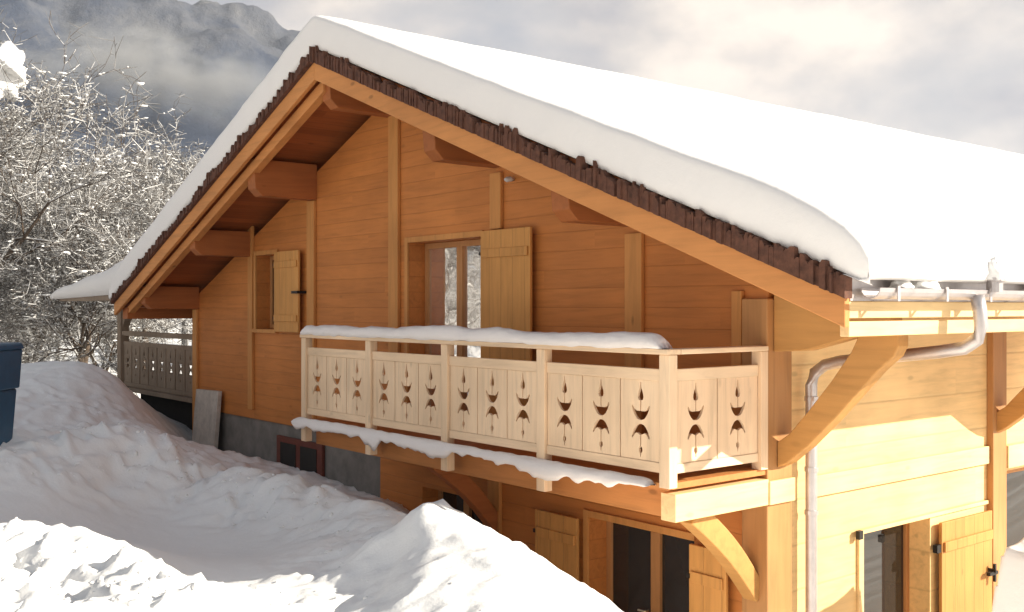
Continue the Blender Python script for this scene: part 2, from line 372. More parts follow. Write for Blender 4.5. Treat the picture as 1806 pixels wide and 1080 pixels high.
# posts on the gable
def gpost(x0, x1, zb, zt=None, mat='post', yp=-.05):
    a = min(roofline(x0, 6.97), roofline(x1, 6.97)) if zt is None else zt
    return MB().prism([(x0, zb), (x1, zb), (x1, a if zt else roofline(x1, 6.97)), (x0, a if zt else roofline(x0, 6.97))], yp, -.0015, 'y').build('wall_post', M[mat], ch, .008)
gpost(-HW-.01, -12.42, 1.5, 3.97); gpost(-10.30, -10.14, 2.35); gpost(-8.28, -8.06, 2.21, 5.57); gpost(-6.03, -5.80, 2.5)
gpost(-3.86, -3.66, 4.9, 5.54); gpost(-1.69, -1.46, 2.5, 4.73); gpost(-3.9, -3.68, -.3, 2.3)
# corner post with both faces
MB().box(-.24, .035, -.06, .29, -.4, 4.08).build('corner_post', M['post_side'], ch, .01)
MB().box(-.36, -.25, -.055, -.0015, 2.6, 4.15).build('wall_post', M['post'], ch, .008)
# wall end console carrying the eave purlin
MB().prism([(.04, 4.50), (.04, 3.62), (.35, 3.64), (.8, 3.76), (1.14, 3.78), (1.14, 4.10)], .02, .2, 'y').build('wall_console', M['brace'], ch, .01)
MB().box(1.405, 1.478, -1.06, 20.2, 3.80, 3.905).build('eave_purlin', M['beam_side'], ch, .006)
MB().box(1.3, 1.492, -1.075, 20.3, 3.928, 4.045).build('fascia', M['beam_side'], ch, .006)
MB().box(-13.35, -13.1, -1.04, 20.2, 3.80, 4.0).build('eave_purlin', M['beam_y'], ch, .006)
# side posts, band and braces
MB().box(.0015, .075, 3.84, 4.15, -.4, 3.79).build('wall_post', M['post_side'], ch, .008)
MB().box(.0015, .075, 7.7, 8.0, -.4, 3.79).build('wall_post', M['post_side'], ch, .008)
MB().box(.0015, .04, .62, 3.83, 2.30, 2.49).build('wall_band', M['beam_side'], ch, .006)
MB().box(.0015, .09, 4.16, 7.69, 2.22, 2.47).build('wall_band', M['beam_side'], ch, .006)
def arc(p0, p1, w0, w1, bow, n=9):
    """polygon of a bowed brace between two points in a plane"""
    p0 = Vector(p0); p1 = Vector(p1); d = (p1-p0).normalized(); nn = Vector((-d.y, d.x)); A = []; B = []
    for i in range(n+1):
        q = i/n; c = p0.lerp(p1, q)+nn*bow*math.sin(math.pi*q); w = w0+(w1-w0)*q**2
        A.append(tuple(c+nn*w*.5)); B.append(tuple(c-nn*w*.5))
    return A+B[::-1]
for yb in (.07, 3.92, 7.78):
    poly = [(.04, 2.62), (.14, 2.67), (.34, 2.83), (.58, 3.06), (.81, 3.30), (1.0, 3.50), (1.14, 3.62), (1.18, 3.70), (1.18, 3.795), (.84, 3.795), (.76, 3.64), (.58, 3.40), (.36, 3.14), (.16, 2.92), (.04, 2.84)]
    MB().prism(poly, yb, yb+.15, 'y').build('eave_brace', M['brace'], ch, .01)
# braces below the balcony
for xb in (-.2, -3.86):
    MB().prism(arc((-.86, 2.32), (-.03, 1.52), .20, .16, .05), xb, xb+.15, 'x').build('balcony_brace', M['brace' if xb > -1 else 'beam_y'], ch, .01)

# windows
def window(x0, x1, z0, z1, yr, name='window', bars=1, gl='glass'):
    fr = MB(); f = .075
    fr.box(x0+.003, x0+f, yr, yr+.06, z0+.003, z1-.003); fr.box(x1-f, x1-.003, yr, yr+.06, z0+.003, z1-.003)
    fr.box(x0+f, x1-f, yr, yr+.06, z1-f, z1-.003); fr.box(x0+f, x1-f, yr, yr+.06, z0+.003, z0+f)
    c = (x0+x1)/2
    if bars: fr.box(c-.06, c+.06, yr-.012, yr+.058, z0+f, z1-f)
    w = fr.build(name, M['frame'], ch, .005)
    segs = [(x0+f, c-.06), (c+.06, x1-f)] if bars else [(x0+f, x1-f)]
    for a, b in segs: MB().box(a, b, yr+.03, yr+.04, z0+f, z1-f).build('pane', M[gl], w)
    return w
w1 = window(-5.6, -4.04, 2.62, 4.83, .235, gl='mirror_glass')
w2 = window(-10.05, -9.30, 3.66, 4.84, .22, bars=0)
w3 = window(-2.24, -.83, -.25, 1.85, .235, 'glazed_door')
w4 = window(-5.3, -4.05, .2, 1.75, .235)
# surrounds
def surround(x0, x1, z0, z1, sill=True):
    m = MB(); m.box(x0-.07, x0, -.03, -.0015, z0, z1+.07); m.box(x0, x1+.02, -.03, -.0015, z1, z1+.07)
    if sill: m.box(x0-.07, x1+.02, -.06, -.0015, z0-.06, z0)
    return m.build('window_surround', M['post'], ch, .004)
surround(-5.6, -4.04, 2.62, 4.83, False); surround(-10.05, -9.30, 3.66, 4.84); surround(-2.24, -.83, -.25, 1.85, False)
for c in (-1.62, -1.45):
    MB().tube([(c, .225, .98), (c, .17, .98)], .012).tube([(c, .17, .98), (c-.09, .165, .98)], .011).build('handle', M['brass'], w3)
# side window and door: frame in the plane x, recessed
def swindow(ya, yb, z0, z1, xr, name, bars=True):
    fr = MB(); f = .07
    fr.box(xr-.06, xr, ya+.003, ya+f, z0+.003, z1-.003); fr.box(xr-.06, xr, yb-f, yb-.003, z0+.003, z1-.003)
    fr.box(xr-.06, xr, ya+f, yb-f, z1-f, z1-.003); fr.box(xr-.06, xr, ya+f, yb-f, z0+.003, z0+f)
    c = (ya+yb)/2
    if bars: fr.box(xr-.058, xr+.01, c-.045, c+.045, z0+f, z1-f)
    w = fr.build(name, M['frame'], ch, .005)
    for a, b in ([(ya+f, c-.045), (c+.045, yb-f)] if bars else [(ya+f, yb-f)]):
        MB().box(xr-.04, xr-.03, a, b, z0+f, z1-f).build('pane', M['glass'], w)
    return w
swindow(1.42, 2.66, -.2, 1.85, -.225, 'glazed_door', False)
swindow(4.3, 5.6, .9, 2.17, -.1, 'window', False); swindow(8.0, 9.4, .2, 2.0, -.1, 'window')
MB().box(.0015, .028, 1.34, 1.42, -.3, 1.86).build('window_surround', M['beam_side'], ch, .004)
MB().box(.0015, .034, 1.32, 3.83, 1.862, 1.90).build('lintel_trim', M['beam_side'], ch, .004)
# shutters
def shutter(x0, x1, z0, z1, battens, label=None, y=-.0315, th=.035, gap=.045):
    s = MB().box(x0, x1, y-gap-th, y-gap, z0, z1).build('shutter', M['shutter'], ch, .006)
    if label: s['label'] = label
    for zb in battens:
        MB().box(x0+.03, x1-.03, y-gap-th-.022, y-gap-th-.001, zb-.05, zb+.05).build('batten', M['shutter'], s, .004)
        MB().box(x0-.02, x0+.012, y-gap-th-.01, -.0015, zb-.02, zb+.02).build('hinge', M['black'], s)
    return s
s1 = shutter(-3.95, -3.06, 2.66, 4.88, (4.62, 2.95))
s2 = shutter(-9.22, -8.42, 3.63, 4.86, (4.66, 3.84))
MB().prism([(-8.55, -.16), (-8.36, -.16), (-8.36, -.0015), (-8.39, -.0015), (-8.39, -.135), (-8.55, -.135)], 4.21, 4.25, 'z').build('shutter_catch', M['black'], s2)
s3 = shutter(-2.98, -2.31, -.2, 1.83, (1.6, .2))
s4 = shutter(-.80, -.37, -.2, 1.84, (1.55, .2))
s = MB().box(.05, .085, 2.74, 3.80, -.2, 1.80).build('shutter', M['shutter_side'], ch, .006)
for zb in (1.55, .25): MB().box(.0855, .11, 2.77, 3.77, zb-.05, zb+.05).build('batten', M['shutter_side'], s, .004)
MB().box(.03, .08, 2.66, 2.735, 1.50, 1.58).build('hinge', M['black'], s)
MB().box(.086, .17, 3.70, 3.72, 1.15, 1.19).box(.12, .16, 3.60, 3.78, 1.13, 1.165).box(.13, .155, 3.72, 3.75, 1.05, 1.24).build('shutter_catch', M['black'], s)
MB().box(.03, .07, 1.28, 1.34, 1.83, 1.91).build('hook', M['black'], ch)
# cellar hatch in the base
hb = MB().box(-9.3, -7.85, -.03, .025, 1.2, 2.02).build('cellar_hatch', M['red'], ch, .01)
for a, b in ((-9.15, -8.65), (-8.5, -8.0)): MB().box(a, b, -.04, -.031, 1.3, 1.93).build('pane', M['dark'], hb)
# small round lamp under the right barge board
MB().tube([(-3.48, -.002, 5.44), (-3.48, -.05, 5.44), (-3.48, -.10, 5.43), (-3.48, -.13, 5.43)], [.02, .03, .03, .012], 12).build('wall_lamp', M['frost'], ch, smooth=True)

# gutter and downpipe on the sunny eave
m = MB(); xs0 = 1.60
prof = [(math.cos(a)*.075+xs0+.005, 4.135+math.sin(a)*.075) for a in [math.pi+math.pi*i/8 for i in range(9)]]
inn = [(math.cos(a)*.069+xs0+.005, 4.135+math.sin(a)*.069) for a in [2*math.pi-math.pi*i/8 for i in range(9)]]
m.prism(prof+inn, -1.0, 20.4, 'y')
gt = m.build('gutter', M['zinc'], ch)
MB().box(1.484, 1.50, -1.078, 20.38, 4.047, 4.235).build('drip_edge', M['zinc'], ch)
yb = -.8
while yb < 14: MB().prism([(1.493, 4.044), (1.692, 4.044), (1.692, 4.15), (1.684, 4.15), (1.684, 4.052), (1.493, 4.052)], yb, yb+.03, 'y').build('gutter_bracket', M['zinc'], gt); yb += .65
pts = [(1.66, 0.36, 4.09), (1.68, 0.36, 3.98), (1.69, 0.36, 3.86), (1.66, 0.36, 3.76), (1.56, 0.36, 3.69), (1.36, 0.36, 3.655), (.9, .50, 3.60), (.40, .48, 3.54), (.24, .48, 3.50), (.15, .46, 3.43), (.12, .45, 3.32), (.12, .45, 3.1), (.12, .45, 1.5), (.12, .45, -.3)]
dp = MB().tube(pts, .052, 14).build('downpipe', M['zinc'], ch, smooth=True)
for z in (3.2, 2.58, 2.2, .9): MB().tube([(.12, .45, z-.02), (.12, .45, z+.02)], .060, 14).build('pipe_clamp', M['zinc'], dp)
# little vent hood standing on the eave
MB().tube([(1.69, 0.57, 4.12), (1.69, 0.57, 4.20), (1.69, 0.57, 4.205), (1.69, 0.57, 4.23)], [.06, .06, .085, .085], 14).build('roof_vent', M['zinc'], ch)

# ---- balcony
bal = MB().box(-6.05, .02, -1.30, -.005, 2.57, 2.62).build('balcony', M['beam_x'], ch)
MB().box(-6.0, -.11, -1.12, -.96, 2.31, 2.568).build('edge_beam', M['beam_x'], bal, .01)
for xj in (-5.97, -4.45, -2.98, -1.49): MB().box(xj-.06, xj+.06, -.958, -.004, 2.36, 2.567).build('joist', M['beam_y'], bal)
MB().box(-.10, .055, -1.24, -.065, 2.315, 2.535).build('end_beam', M['beam_side'], bal, .006)
MB().box(.036, .07, -.064, .29, 2.315, 2.517).build('end_beam', M['beam_side'], bal, .006)
PX = [-5.97, -4.45, -2.98, -1.49, 0.0]
for i, x in enumerate(PX):
    MB().box(x-.055, x+.055, -1.31, -1.215, 2.36 if i < 4 else 2.585, 3.63).build('balcony_post', M['balcony'], bal, .006)
MB().box(-.055, .05, -.16, -.065, 2.62, 3.63).build('balcony_post', M['balcony'], bal, .006)
MB().box(-6.03, .055, -1.33, -1.17, 3.632, 3.675).build('handrail', M['balcony_x'], bal, .008)
MB().box(-.07, .055, -1.168, -.065, 3.632, 3.675).build('handrail', M['balcony_y'], bal, .008)
for i in range(4):
    a, b = PX[i]+.057, PX[i+1]-.057
    MB().box(a, b, -1.285, -1.245, 3.42, 3.515).build('panel_rail', M['balcony_x'], bal, .005)
    MB().box(a, b, -1.285, -1.245, 2.695, 2.775).build('panel_rail', M['balcony_x'], bal, .005)
MB().box(-.02, .02, -1.214, -.161, 3.42, 3.515).build('panel_rail', M['balcony_y'], bal, .005)
MB().box(-.02, .02, -1.214, -.161, 2.69, 2.765).build('panel_rail', M['balcony_y'], bal, .005)
HALF1 = [(3.40, .004), (3.375, .007), (3.345, .018), (3.305, .038), (3.28, .042), (3.26, .032), (3.253, .006), (3.168, .006), (3.168, .058), (3.180, .086), (3.206, .110), (3.216, .126), (3.198, .130), (3.152, .104), (3.122, .076), (3.104, .050), (3.098, .024), (3.096, .004)]
def mirror_half(h, c=3.08): return [(2*c-z, a) for z, a in h][::-1]
bow = HALF1[7:]
HALF2 = mirror_half(bow)[:-1]+[(2.975, .006), (2.885, .006), (2.868, .026), (2.845, .026), (2.825, .006), (2.80, .004)]
def loop_from(h, cx): return [(cx+a*(.76 if a > .01 else 1), z) for z, a in h]+[(cx-a*(.76 if a > .01 else 1), z) for z, a in h[::-1]]
def carved_board(c, w, axis, lo, parent, zb=2.777, zt=3.418, mat='balcony', dz=0.0, lab=None):
    holes = [loop_from([(z+dz, a) for z, a in h], c) for h in (HALF1, HALF2)]
    a, b = lo
    return holed([(c-w/2, zb), (c+w/2, zb), (c+w/2, zt), (c-w/2, zt)], holes, a, b, axis, 'carved_board', M[mat], parent)
for i in range(4):
    a, b = PX[i]+.057, PX[i+1]-.057; w = (b-a)/3
    for k in range(3): carved_board(a+w*(k+.5), w-.012, 'y', (-1.276-.0, -1.252), bal)
a, b = -1.214, -.161; w = (b-a)/2
for k in range(2): carved_board(a+w*(k+.5), w-.012, 'x', (-.012, .012), bal, 2.767, 3.418)

# ---- veranda wing on the far left
vr = MB().box(-16.6, -12.62, -.05, 2.5, 2.28, 2.36).build('veranda', M['grey_wood'], ch)
for x, y in ((-16.55, -.05), (-16.55, 2.4)): MB().box(x-.12, x+.1, y, y+.18, 1.2, 4.18).build('veranda_post', M['grey_wood'], vr, .01)
MB().box(-16.42, -12.62, -.03, .06, 3.42, 3.52).build('handrail', M['grey_wood'], vr, .008)
MB().box(-16.42, -12.62, 0, .05, 3.22, 3.30).build('panel_rail', M['grey_wood'], vr)
MB().box(-16.42, -12.62, 0, .05, 2.38, 2.46).build('panel_rail', M['grey_wood'], vr)
w = 3.8/8
for k in range(8): carved_board(-16.42+w*(k+.5), w-.05, 'y', (.01, .035), vr, 2.462, 3.218, 'grey_wood', -.22)
MB().box(-16.4, -12.62, .35, .45, .2, 2.275).build('veranda_shade_sheet', M['dark'], vr)  # near-black sheet added to give the shade below the veranda
vroof = MB().prism([(-13.2, 4.15), (-18.1, 4.14), (-18.1, 4.20), (-13.2, 4.27)], -.8, 4.5, 'y').build('veranda_roof', M['grey_wood'], vr)
MB().prism([(-16.42, 4.15), (-15.9, 4.15), (-16.42, 3.6)], -.02, .12, 'y').build('veranda_brace', M['grey_wood'], vr)
MB().box(-16.6, -13.3, -.02, .14, 4.0, 4.16).build('veranda_beam', M['beam_y'], vr)

# ---------------------------------------------------------------- snow lying on things
def roof_snow():
    xr = [(1.50, 0), (1.62, .02), (1.68, .12), (1.70, .28), (1.68, .45), (1.61, .62), (1.48, .78), (1.28, .90), (1.0, .97)]
    xs = [(x, h) for x, h in xr]+[(x, 1) for x in np.linspace(.8, -12.8, 180)]+[(-12-x, h) for x, h in xr[::-1]]
    ys = [(-1.12, 0), (-1.15, .02), (-1.165, .15), (-1.172, .35), (-1.172, .6), (-1.17, .8), (-1.16, .91), (-1.13, .965), (-1.07, .99), (-.95, 1)]+[(y, 1) for y in np.linspace(-.85, 20.2, 190)]+[(20.4, .8), (20.45, .3), (20.45, 0)]
    xs = np.array(xs); ys = np.array(ys)
    X, Y = np.meshgrid(xs[:, 0], ys[:, 0], indexing='ij'); H = np.outer(xs[:, 1], ys[:, 1])
    n = .014*fbm(X*.45, Y*.45, 3)+.006*fbm(X*2.5, Y*2.5, 3)
    deck = 7.215-.40*np.sqrt((X+6)**2+.004)+.015
    Zs = deck+(.44+n)*H
    edge = (ys[:, 0] < -1.1)[None, :]*(H > .01)
    Y2 = Y+edge*.008*fbm(X*3, Zs*6, 3)
    X2 = X+(H < .8)*(H > 0)*(np.abs(X+6) > 7.3)*.015*fbm(Y*1.5, Zs*2, 3)
    return grid_mesh('roof_snow', X2, Y2, Zs, M['snow_roof'])
rs = roof_snow(); tag(rs, 'thick unbroken blanket of snow covering the chalet roof', 'snow')

def snow_strip(name, label, pts, w, h, mat='snow_warm', seed=1, drip=None, cat='snow'):
    """rounded snow bolster along a polyline; drip(s) lowers its outer lower edge"""
    rnd = np.random.RandomState(seed); P = [Vector(p) for p in pts]; L = [0]
    for a, b in zip(P, P[1:]): L.append(L[-1]+(b-a).length)
    n = int(L[-1]/.035); vs = []; K = 12
    for i in range(n+1):
        s = L[-1]*i/n; j = max(k for k in range(len(L)-1) if L[k] <= s+1e-6); q = (s-L[j])/(L[j+1]-L[j])
        c = P[j].lerp(P[j+1], q); d = (P[j+1]-P[j]).normalized(); side = Vector((d.y, -d.x, 0))   # outward for -x to +x runs along -y
        e = min(1, min(s, L[-1]-s)/.18); e = math.sqrt(max(0.0, 1-(1-e)**2))*.97+.03
        hh = h*e*(1+.14*float(fbm(np.array(s*1.1+seed), np.array(seed*3.3), 3))); ww = w*(.7+.3*e)*(1+.08*float(vnoise(np.array(s*4.), np.array(seed*1.7))))
        for k in range(K):
            th = math.pi*k/(K-1); cx_ = math.cos(th); sz = math.sin(th)
            off = side*(cx_*ww/2); z = hh*(sz**.7)
            if k == 0: z = -(drip(s, e) if drip else 0)
            if k == K-1: z = 0
            p = c+off+Vector((0, 0, z)); p += Vector((0, 0, .010*float(vnoise(np.array(s*9+k), np.array(k*2.1+seed)))))
            if k == 1 and drip: p = c+side*(ww/2+.015)+Vector((0, 0, -drip(s, e)*.55))
            if k == 2 and drip: p = c+side*(ww/2+.012)+Vector((0, 0, .25*hh))
            vs.append(p)
    fs = [(i*K+k, i*K+(k+1) % K, (i+1)*K+(k+1) % K, (i+1)*K+k) for i in range(n) for k in range(K)]
    fs += [tuple(range(K))[::-1], tuple(n*K+k for k in range(K))]
    m = MB(); m.add(vs, fs); o = m.build(name, M[mat], None, smooth=True, loc=P[0])
    return tag(o, label, cat)
snow_strip('rail_snow', 'long rounded roll of snow lying on the balcony handrail', [(-6.05, -1.25, 3.672), (-.02, -1.25, 3.672)], .18, .125, seed=3)
def drp(s, e):
    v = .035+.04*float(vnoise(np.array(s*2.6), np.array(4.4)))+.03*float(vnoise(np.array(s*7.3), np.array(1.4)))+.02*float(vnoise(np.array(s*15.3), np.array(3.4)))
    for c, a, ww in ((1.95, .10, .08), (1.8, .06, .15), (2.9, .06, .3), (3.2, .05, .15), (4.9, .06, .5), (5.6, .04, .12)):
        v += a*math.exp(-((s-c)/ww)**2)
    return max(.012, v)*e
snow_strip('ledge_snow', 'uneven snow hanging over the balcony floor edge below the carved boards', [(-6.12, -1.345, 2.60), (-.09, -1.345, 2.60)], .11, .055, seed=5, drip=drp)
# lean-to snow
xs = np.array([(-18.1, 0), (-18.3, .15), (-18.32, .4), (-18.1, .7), (-17.6, .92)]+[(x, 1) for x in np.linspace(-17.2, -13.4, 34)]+[(-13.3, .5), (-13.25, 0)])
ys = np.array([(-.82, 0), (-.93, .15), (-.95, .5), (-.88, .8), (-.65, .97)]+[(y, 1) for y in np.linspace(-.4, 4, 24)]+[(4.5, .5), (4.5, 0)])
X, Y = np.meshgrid(xs[:, 0], ys[:, 0], indexing='ij'); H = np.outer(xs[:, 1], ys[:, 1])
deck = 4.27+(X+13.2)*.0175+.004
Z = deck+(.34+.42*np.clip((X+17)/3.2, 0, 1)+.04*fbm(X*.8, Y*.8, 3))*H
o = grid_mesh('veranda_snow', X, Y, Z, M['snow_roof']); tag(o, 'thick snow slab on the low veranda roof left of the gable', 'snow')
# snow cap on the vent, clumps along the gutter
def lumpy(name, c, r, mat, seed, label=None, cat=None, parent=None, sub=3, amp=.25, freq=2.0, flat=True):
    bm = bmesh.new(); bmesh.ops.create_icosphere(bm, subdivisions=sub, radius=1)
    for v in bm.verts:
        d = v.co.copy(); k = 1+amp*float(fbm(np.array(d.x*freq+seed), np.array(d.y*freq+d.z*1.7*freq+seed), 3))
        v.co = Vector((d.x*r[0]*k, d.y*r[1]*k, d.z*r[2]*k))
        if flat and v.co.z < 0: v.co.z *= .15
    me = bpy.data.meshes.new(name); bm.to_mesh(me); bm.free(); me.materials.append(M[mat])
    me.polygons.foreach_set('use_smooth', [True]*len(me.polygons))
    o = bpy.data.objects.new(name, me); COL.objects.link(o)
    o.location = c if parent is None else Vector(c)-wloc(parent); o.parent = parent
    if label: tag(o, label, cat)
    return o
lumpy('vent_snow', (1.69, 0.57, 4.225), (.095, .095, .16), 'snow', 4, 'round snow cap on the small vent standing above the gutter', 'snow')
random.seed(21)
for i, (yy, rr, lab) in enumerate([(-.55, .07, 'small snow clump in the gutter nearest the gable corner'), (-.25, .10, 'larger snow clump in the gutter left of the downpipe elbow'), (1.6, .09, 'snow clump in the gutter right of the downpipe')]):
    o = lumpy('snow_clump', (1.575, yy, 4.14), (rr*.9, rr*1.6, rr*.9), 'snow', 6+i, lab, 'snow clump'); o['group'] = 'snow clumps in the gutter'

# ---------------------------------------------------------------- loose things
# leaning board by the left corner
m = MB(); m.add([(-12.35, -.20, 1.2), (-11.38, -.20, 1.2), (-11.28, -.13, 2.58), (-12.24, -.13, 2.56), (-12.35, -.12, 1.2), (-11.38, -.12, 1.2), (-11.28, -.055, 2.58), (-12.24, -.055, 2.56)],
                [(0, 1, 2, 3), (7, 6, 5, 4), (0, 4, 5, 1), (1, 5, 6, 2), (2, 6, 7, 3), (3, 7, 4, 0)])
o = m.build('leaning_board', M['board'], None, .01, loc=(-11.7, -.15, 1.2)); tag(o, 'grey weathered board leaning upright against the left gable corner', 'board')
# wheeled bin at the left edge
bx, by, bz = -7.62, -4.60, 2.45
bin_ = empty('wheeled_bin', (bx, by, bz)); tag(bin_, 'dark blue plastic wheeled bin standing in the snow at the left edge', 'bin')
ca, sa = VIEW.x, VIEW.y
def bp(u, w, z): return (bx+sa*u+ca*w, by-ca*u+sa*w, bz+z)     # u to the right, w away
def taper(u0, u1, w0, w1, z0, z1, k0, k1):
    cu, cw = (u0+u1)/2, (w0+w1)/2; vs = []
    for z, k in ((z0, k0), (z1, k1)):
        for u, w in ((u0, w0), (u1, w0), (u1, w1), (u0, w1)): vs.append(bp(cu+(u-cu)*k, cw+(w-cw)*k, z))
    return vs, [(3, 2, 1, 0), (4, 5, 6, 7), (0, 1, 5, 4), (1, 2, 6, 5), (2, 3, 7, 6), (3, 0, 4, 7)]
MB().add(*taper(-.34, .34, -.33, .33, -.15, .60, .80, .93)).build('body', M['blue'], bin_, .03)
MB().add(*taper(-.36, .36, -.35, .35, .601, 1.06, .93, 1.0)).build('rim', M['blue'], bin_, .02)
MB().add(*taper(-.38, .38, -.39, .37, 1.062, 1.14, 1.0, .93)).build('lid', M['blue'], bin_, .025)
for u in (-.24, 0, .24): MB().add(*taper(u-.015, u+.015, -.345, -.30, .0, .56, 1.0, 1.0)).build('rib', M['blue'], bin_)
MB().tube([bp(-.25, .42, 1.0), bp(.25, .42, 1.0)], .018).build('handle', M['blue'], bin_)
for s in (-1, 1): MB().tube([bp(s*.17, .22, -.06), bp(s*.24, .22, -.06)], .09, 16).build('wheel', M['black'], bin_)
# steep snow heap at right in front of the side wall
n = 60; U, V = np.meshgrid(np.linspace(-1, 1, n), np.linspace(-1, 1, n), indexing='ij')
sq = np.maximum(np.abs(U), np.abs(V)); hh = np.where(sq < .82, 1, np.clip((1-sq)/.18, 0, 1)**.45)
Xh = 2.0+.75*U*(1-.10*hh)+.05*vnoise(V*2+3, U*2); Yh = 1.9+.85*V*(1-.08*hh)
Zh = -.6+(2.72+.30*V*.6+.05*fbm(Xh*1.5, Yh*1.5, 3))*hh
o = grid_mesh('snow_heap', Xh, Yh, Zh, M['snow'], (2.0, 1.9, -.3)); tag(o, 'steep sunlit snow heap cut off by the right edge of the photo', 'snow heap')

# ---------------------------------------------------------------- trees
ICO = None
def ico():
    bm = bmesh.new(); bmesh.ops.create_icosphere(bm, subdivisions=1, radius=1)
    v = np.array([x.co[:] for x in bm.verts]); f = np.array([[a.index for a in q.verts] for q in bm.faces]); bm.free(); return v, f
ICO = ico()
def seg_mesh(A, B, ra, rb, sides=3):
    d = B-A; d /= np.linalg.norm(d, axis=1, keepdims=True)+1e-9
    up = np.tile([.31, .2, .93], (len(A), 1)); a = np.cross(d, up); a /= np.linalg.norm(a, axis=1, keepdims=True)+1e-9; c = np.cross(d, a)
    vs = []
    for P, r in ((A, ra), (B, rb)):
        for k in range(sides):
            th = 2*math.pi*k/sides; vs.append(P+(a*math.cos(th)+c*math.sin(th))*r[:, None])
    co = np.stack(vs, 1).reshape(-1, 3); base = np.arange(len(A))[:, None]*2*sides
    q = np.concatenate([base+np.array([[k, (k+1) % sides, sides+(k+1) % sides, sides+k]]) for k in range(sides)], 0)
    return co, q
def blobs(C, S, rs, flat=.5):
    v, f = ICO; n = len(C); jit = 1+rs.uniform(-.25, .25, (n, len(v), 1))
    ang = rs.rand(n)*6.28; ca, sa = np.cos(ang), np.sin(ang)
    w = v[None]*jit; sc = np.stack([S*rs.uniform(1.0, 2.6, n), S*rs.uniform(.6, 1.0, n), S*flat], -1)
    w = w*sc[:, None, :]; x = w[..., 0]*ca[:, None]-w[..., 1]*sa[:, None]; y = w[..., 0]*sa[:, None]+w[..., 1]*ca[:, None]
    co = (np.stack([x, y, w[..., 2]], -1)+C[:, None, :]).reshape(-1, 3)
    return co, (f[None]+np.arange(n)[:, None, None]*len(v)).reshape(-1, 3)
def make_tree(name, H, spread, seed, twigs=5200, snow=3000, blob=.05, lean=0.0, droop=.2):
    rs = np.random.RandomState(seed); root = empty(name)
    segs = []   # (a,b,ra,rb,level)
    def grow(p, d, L, r, lev):
        n = 4 if lev < 2 else 3
        q = p
        for i in range(n):
            d = d+rs.normal(0, .13+.04*lev, 3); d[2] += .05 if lev < 2 else -.03*droop; d = d/np.linalg.norm(d)
            e = q+d*L/n; r0 = r*(1-.16*i); r1 = r*(1-.16*(i+1)); segs.append((q, e, r0, r1, lev))
            if lev < 4 and (i > 0 or lev > 0):
                for _ in range({0: 3, 1: 2, 2: 2, 3: 2}[lev]):
                    ax = rs.normal(0, 1, 3); ax -= ax.dot(d)*d; ax /= np.linalg.norm(ax); sp = spread*rs.uniform(.6, 1.15)
                    nd = d*math.cos(sp)+ax*math.sin(sp); nd[2] += .12; nd /= np.linalg.norm(nd)
                    grow(e, nd, L*rs.uniform(.5, .68), r1*.62, lev+1)
            q = e
    grow(np.array([0, 0, -.6]), np.array([lean, 0, 1.0]), H*.62, H*.018, 0)
    A = np.array([s[0] for s in segs]); B = np.array([s[1] for s in segs]); ra = np.array([s[2] for s in segs]); rb = np.array([s[3] for s in segs]); lv = np.array([s[4] for s in segs])
    k = lv < 2
    co, q = seg_mesh(A[k], B[k], ra[k], rb[k], 7); o = np_mesh('trunk', co, q, M['bark'], smooth=True); o.parent = root
    k = lv >= 2
    A2, B2, a2, b2 = A[k], B[k], np.maximum(ra[k], .006), np.maximum(rb[k], .005)
    # fine twigs
    fi = rs.randint(0, len(A2), twigs); tq = rs.rand(twigs, 1); P = A2[fi]*(1-tq)+B2[fi]*tq
    D = rs.normal(0, 1, (twigs, 3)); D[:, 2] = D[:, 2]*.6+.1; D /= np.linalg.norm(D, axis=1, keepdims=True); E_ = P+D*rs.uniform(.15, .5, (twigs, 1))*H/9
    c1, q1 = seg_mesh(A2, B2, a2, b2, 3); c2, q2 = seg_mesh(P, E_, np.full(twigs, .007), np.full(twigs, .004), 3)
    mi = np.concatenate([np.zeros(len(q1)), np.ones(len(q2))])
    o = np_mesh('crown', np.concatenate([c1, c2]), np.concatenate([q1, q2+len(c1)]), [M['bark'], M['twig']], mi=mi); o.parent = root
    # snow on limbs and twigs
    fi = rs.randint(0, len(A2), snow); tq = rs.rand(snow, 1); C1 = A2[fi]*(1-tq)+B2[fi]*tq; fj = rs.randint(0, twigs, snow); C2 = P[fj]*.4+E_[fj]*.6
    lw = np.clip(a2*1.0, .008, .032)*rs.uniform(.7, 1.25, len(A2)); kp = rs.rand(len(A2)) < .45
    upv = np.array([0, 0, 1.0]); cL, qL = seg_mesh(A2[kp]+upv*(a2[kp]*.8)[:, None], B2[kp]+upv*(a2[kp]*.8)[:, None], lw[kp], lw[kp]*.8, 4)
    tw = rs.rand(twigs) < .16; cT, qT = seg_mesh(P[tw]+upv*.008, E_[tw]+upv*.008, np.full(tw.sum(), .011), np.full(tw.sum(), .007), 3)
    o = np_mesh('limb_snow', np.concatenate([cL, cT]), np.concatenate([qL, qT+len(cL)]), M['frost'], smooth=True); o.parent = root
    C = np.concatenate([C1, C2]); S = blob*np.clip(np.exp(rs.normal(-.4, .65, len(C))), .3, 2.4); C[:, 2] += S*.5
    co, f = blobs(C, S, rs); o = np_mesh('snow_load', co, f, M['snow'], smooth=True); o.parent = root
    return root
def copy_tree(o, parent=None):
    c = o.copy(); COL.objects.link(c); c.parent = parent
    for k in o.children: copy_tree(k, c)
    return c
def gz(x, y): return float(ground(np.array([[x]]), np.array([[y]]))[0, 0])
TG = 'snow-laden trees left of the chalet'
ta = make_tree('snowy_tree', 9.6, .72, 5, 15000, 2200, .030)
tb = make_tree('snowy_tree', 7.6, .80, 9, 15000, 2600, .027)
tcn = make_tree('snowy_tree', 7.0, .95, 14, 15000, 2600, .027)
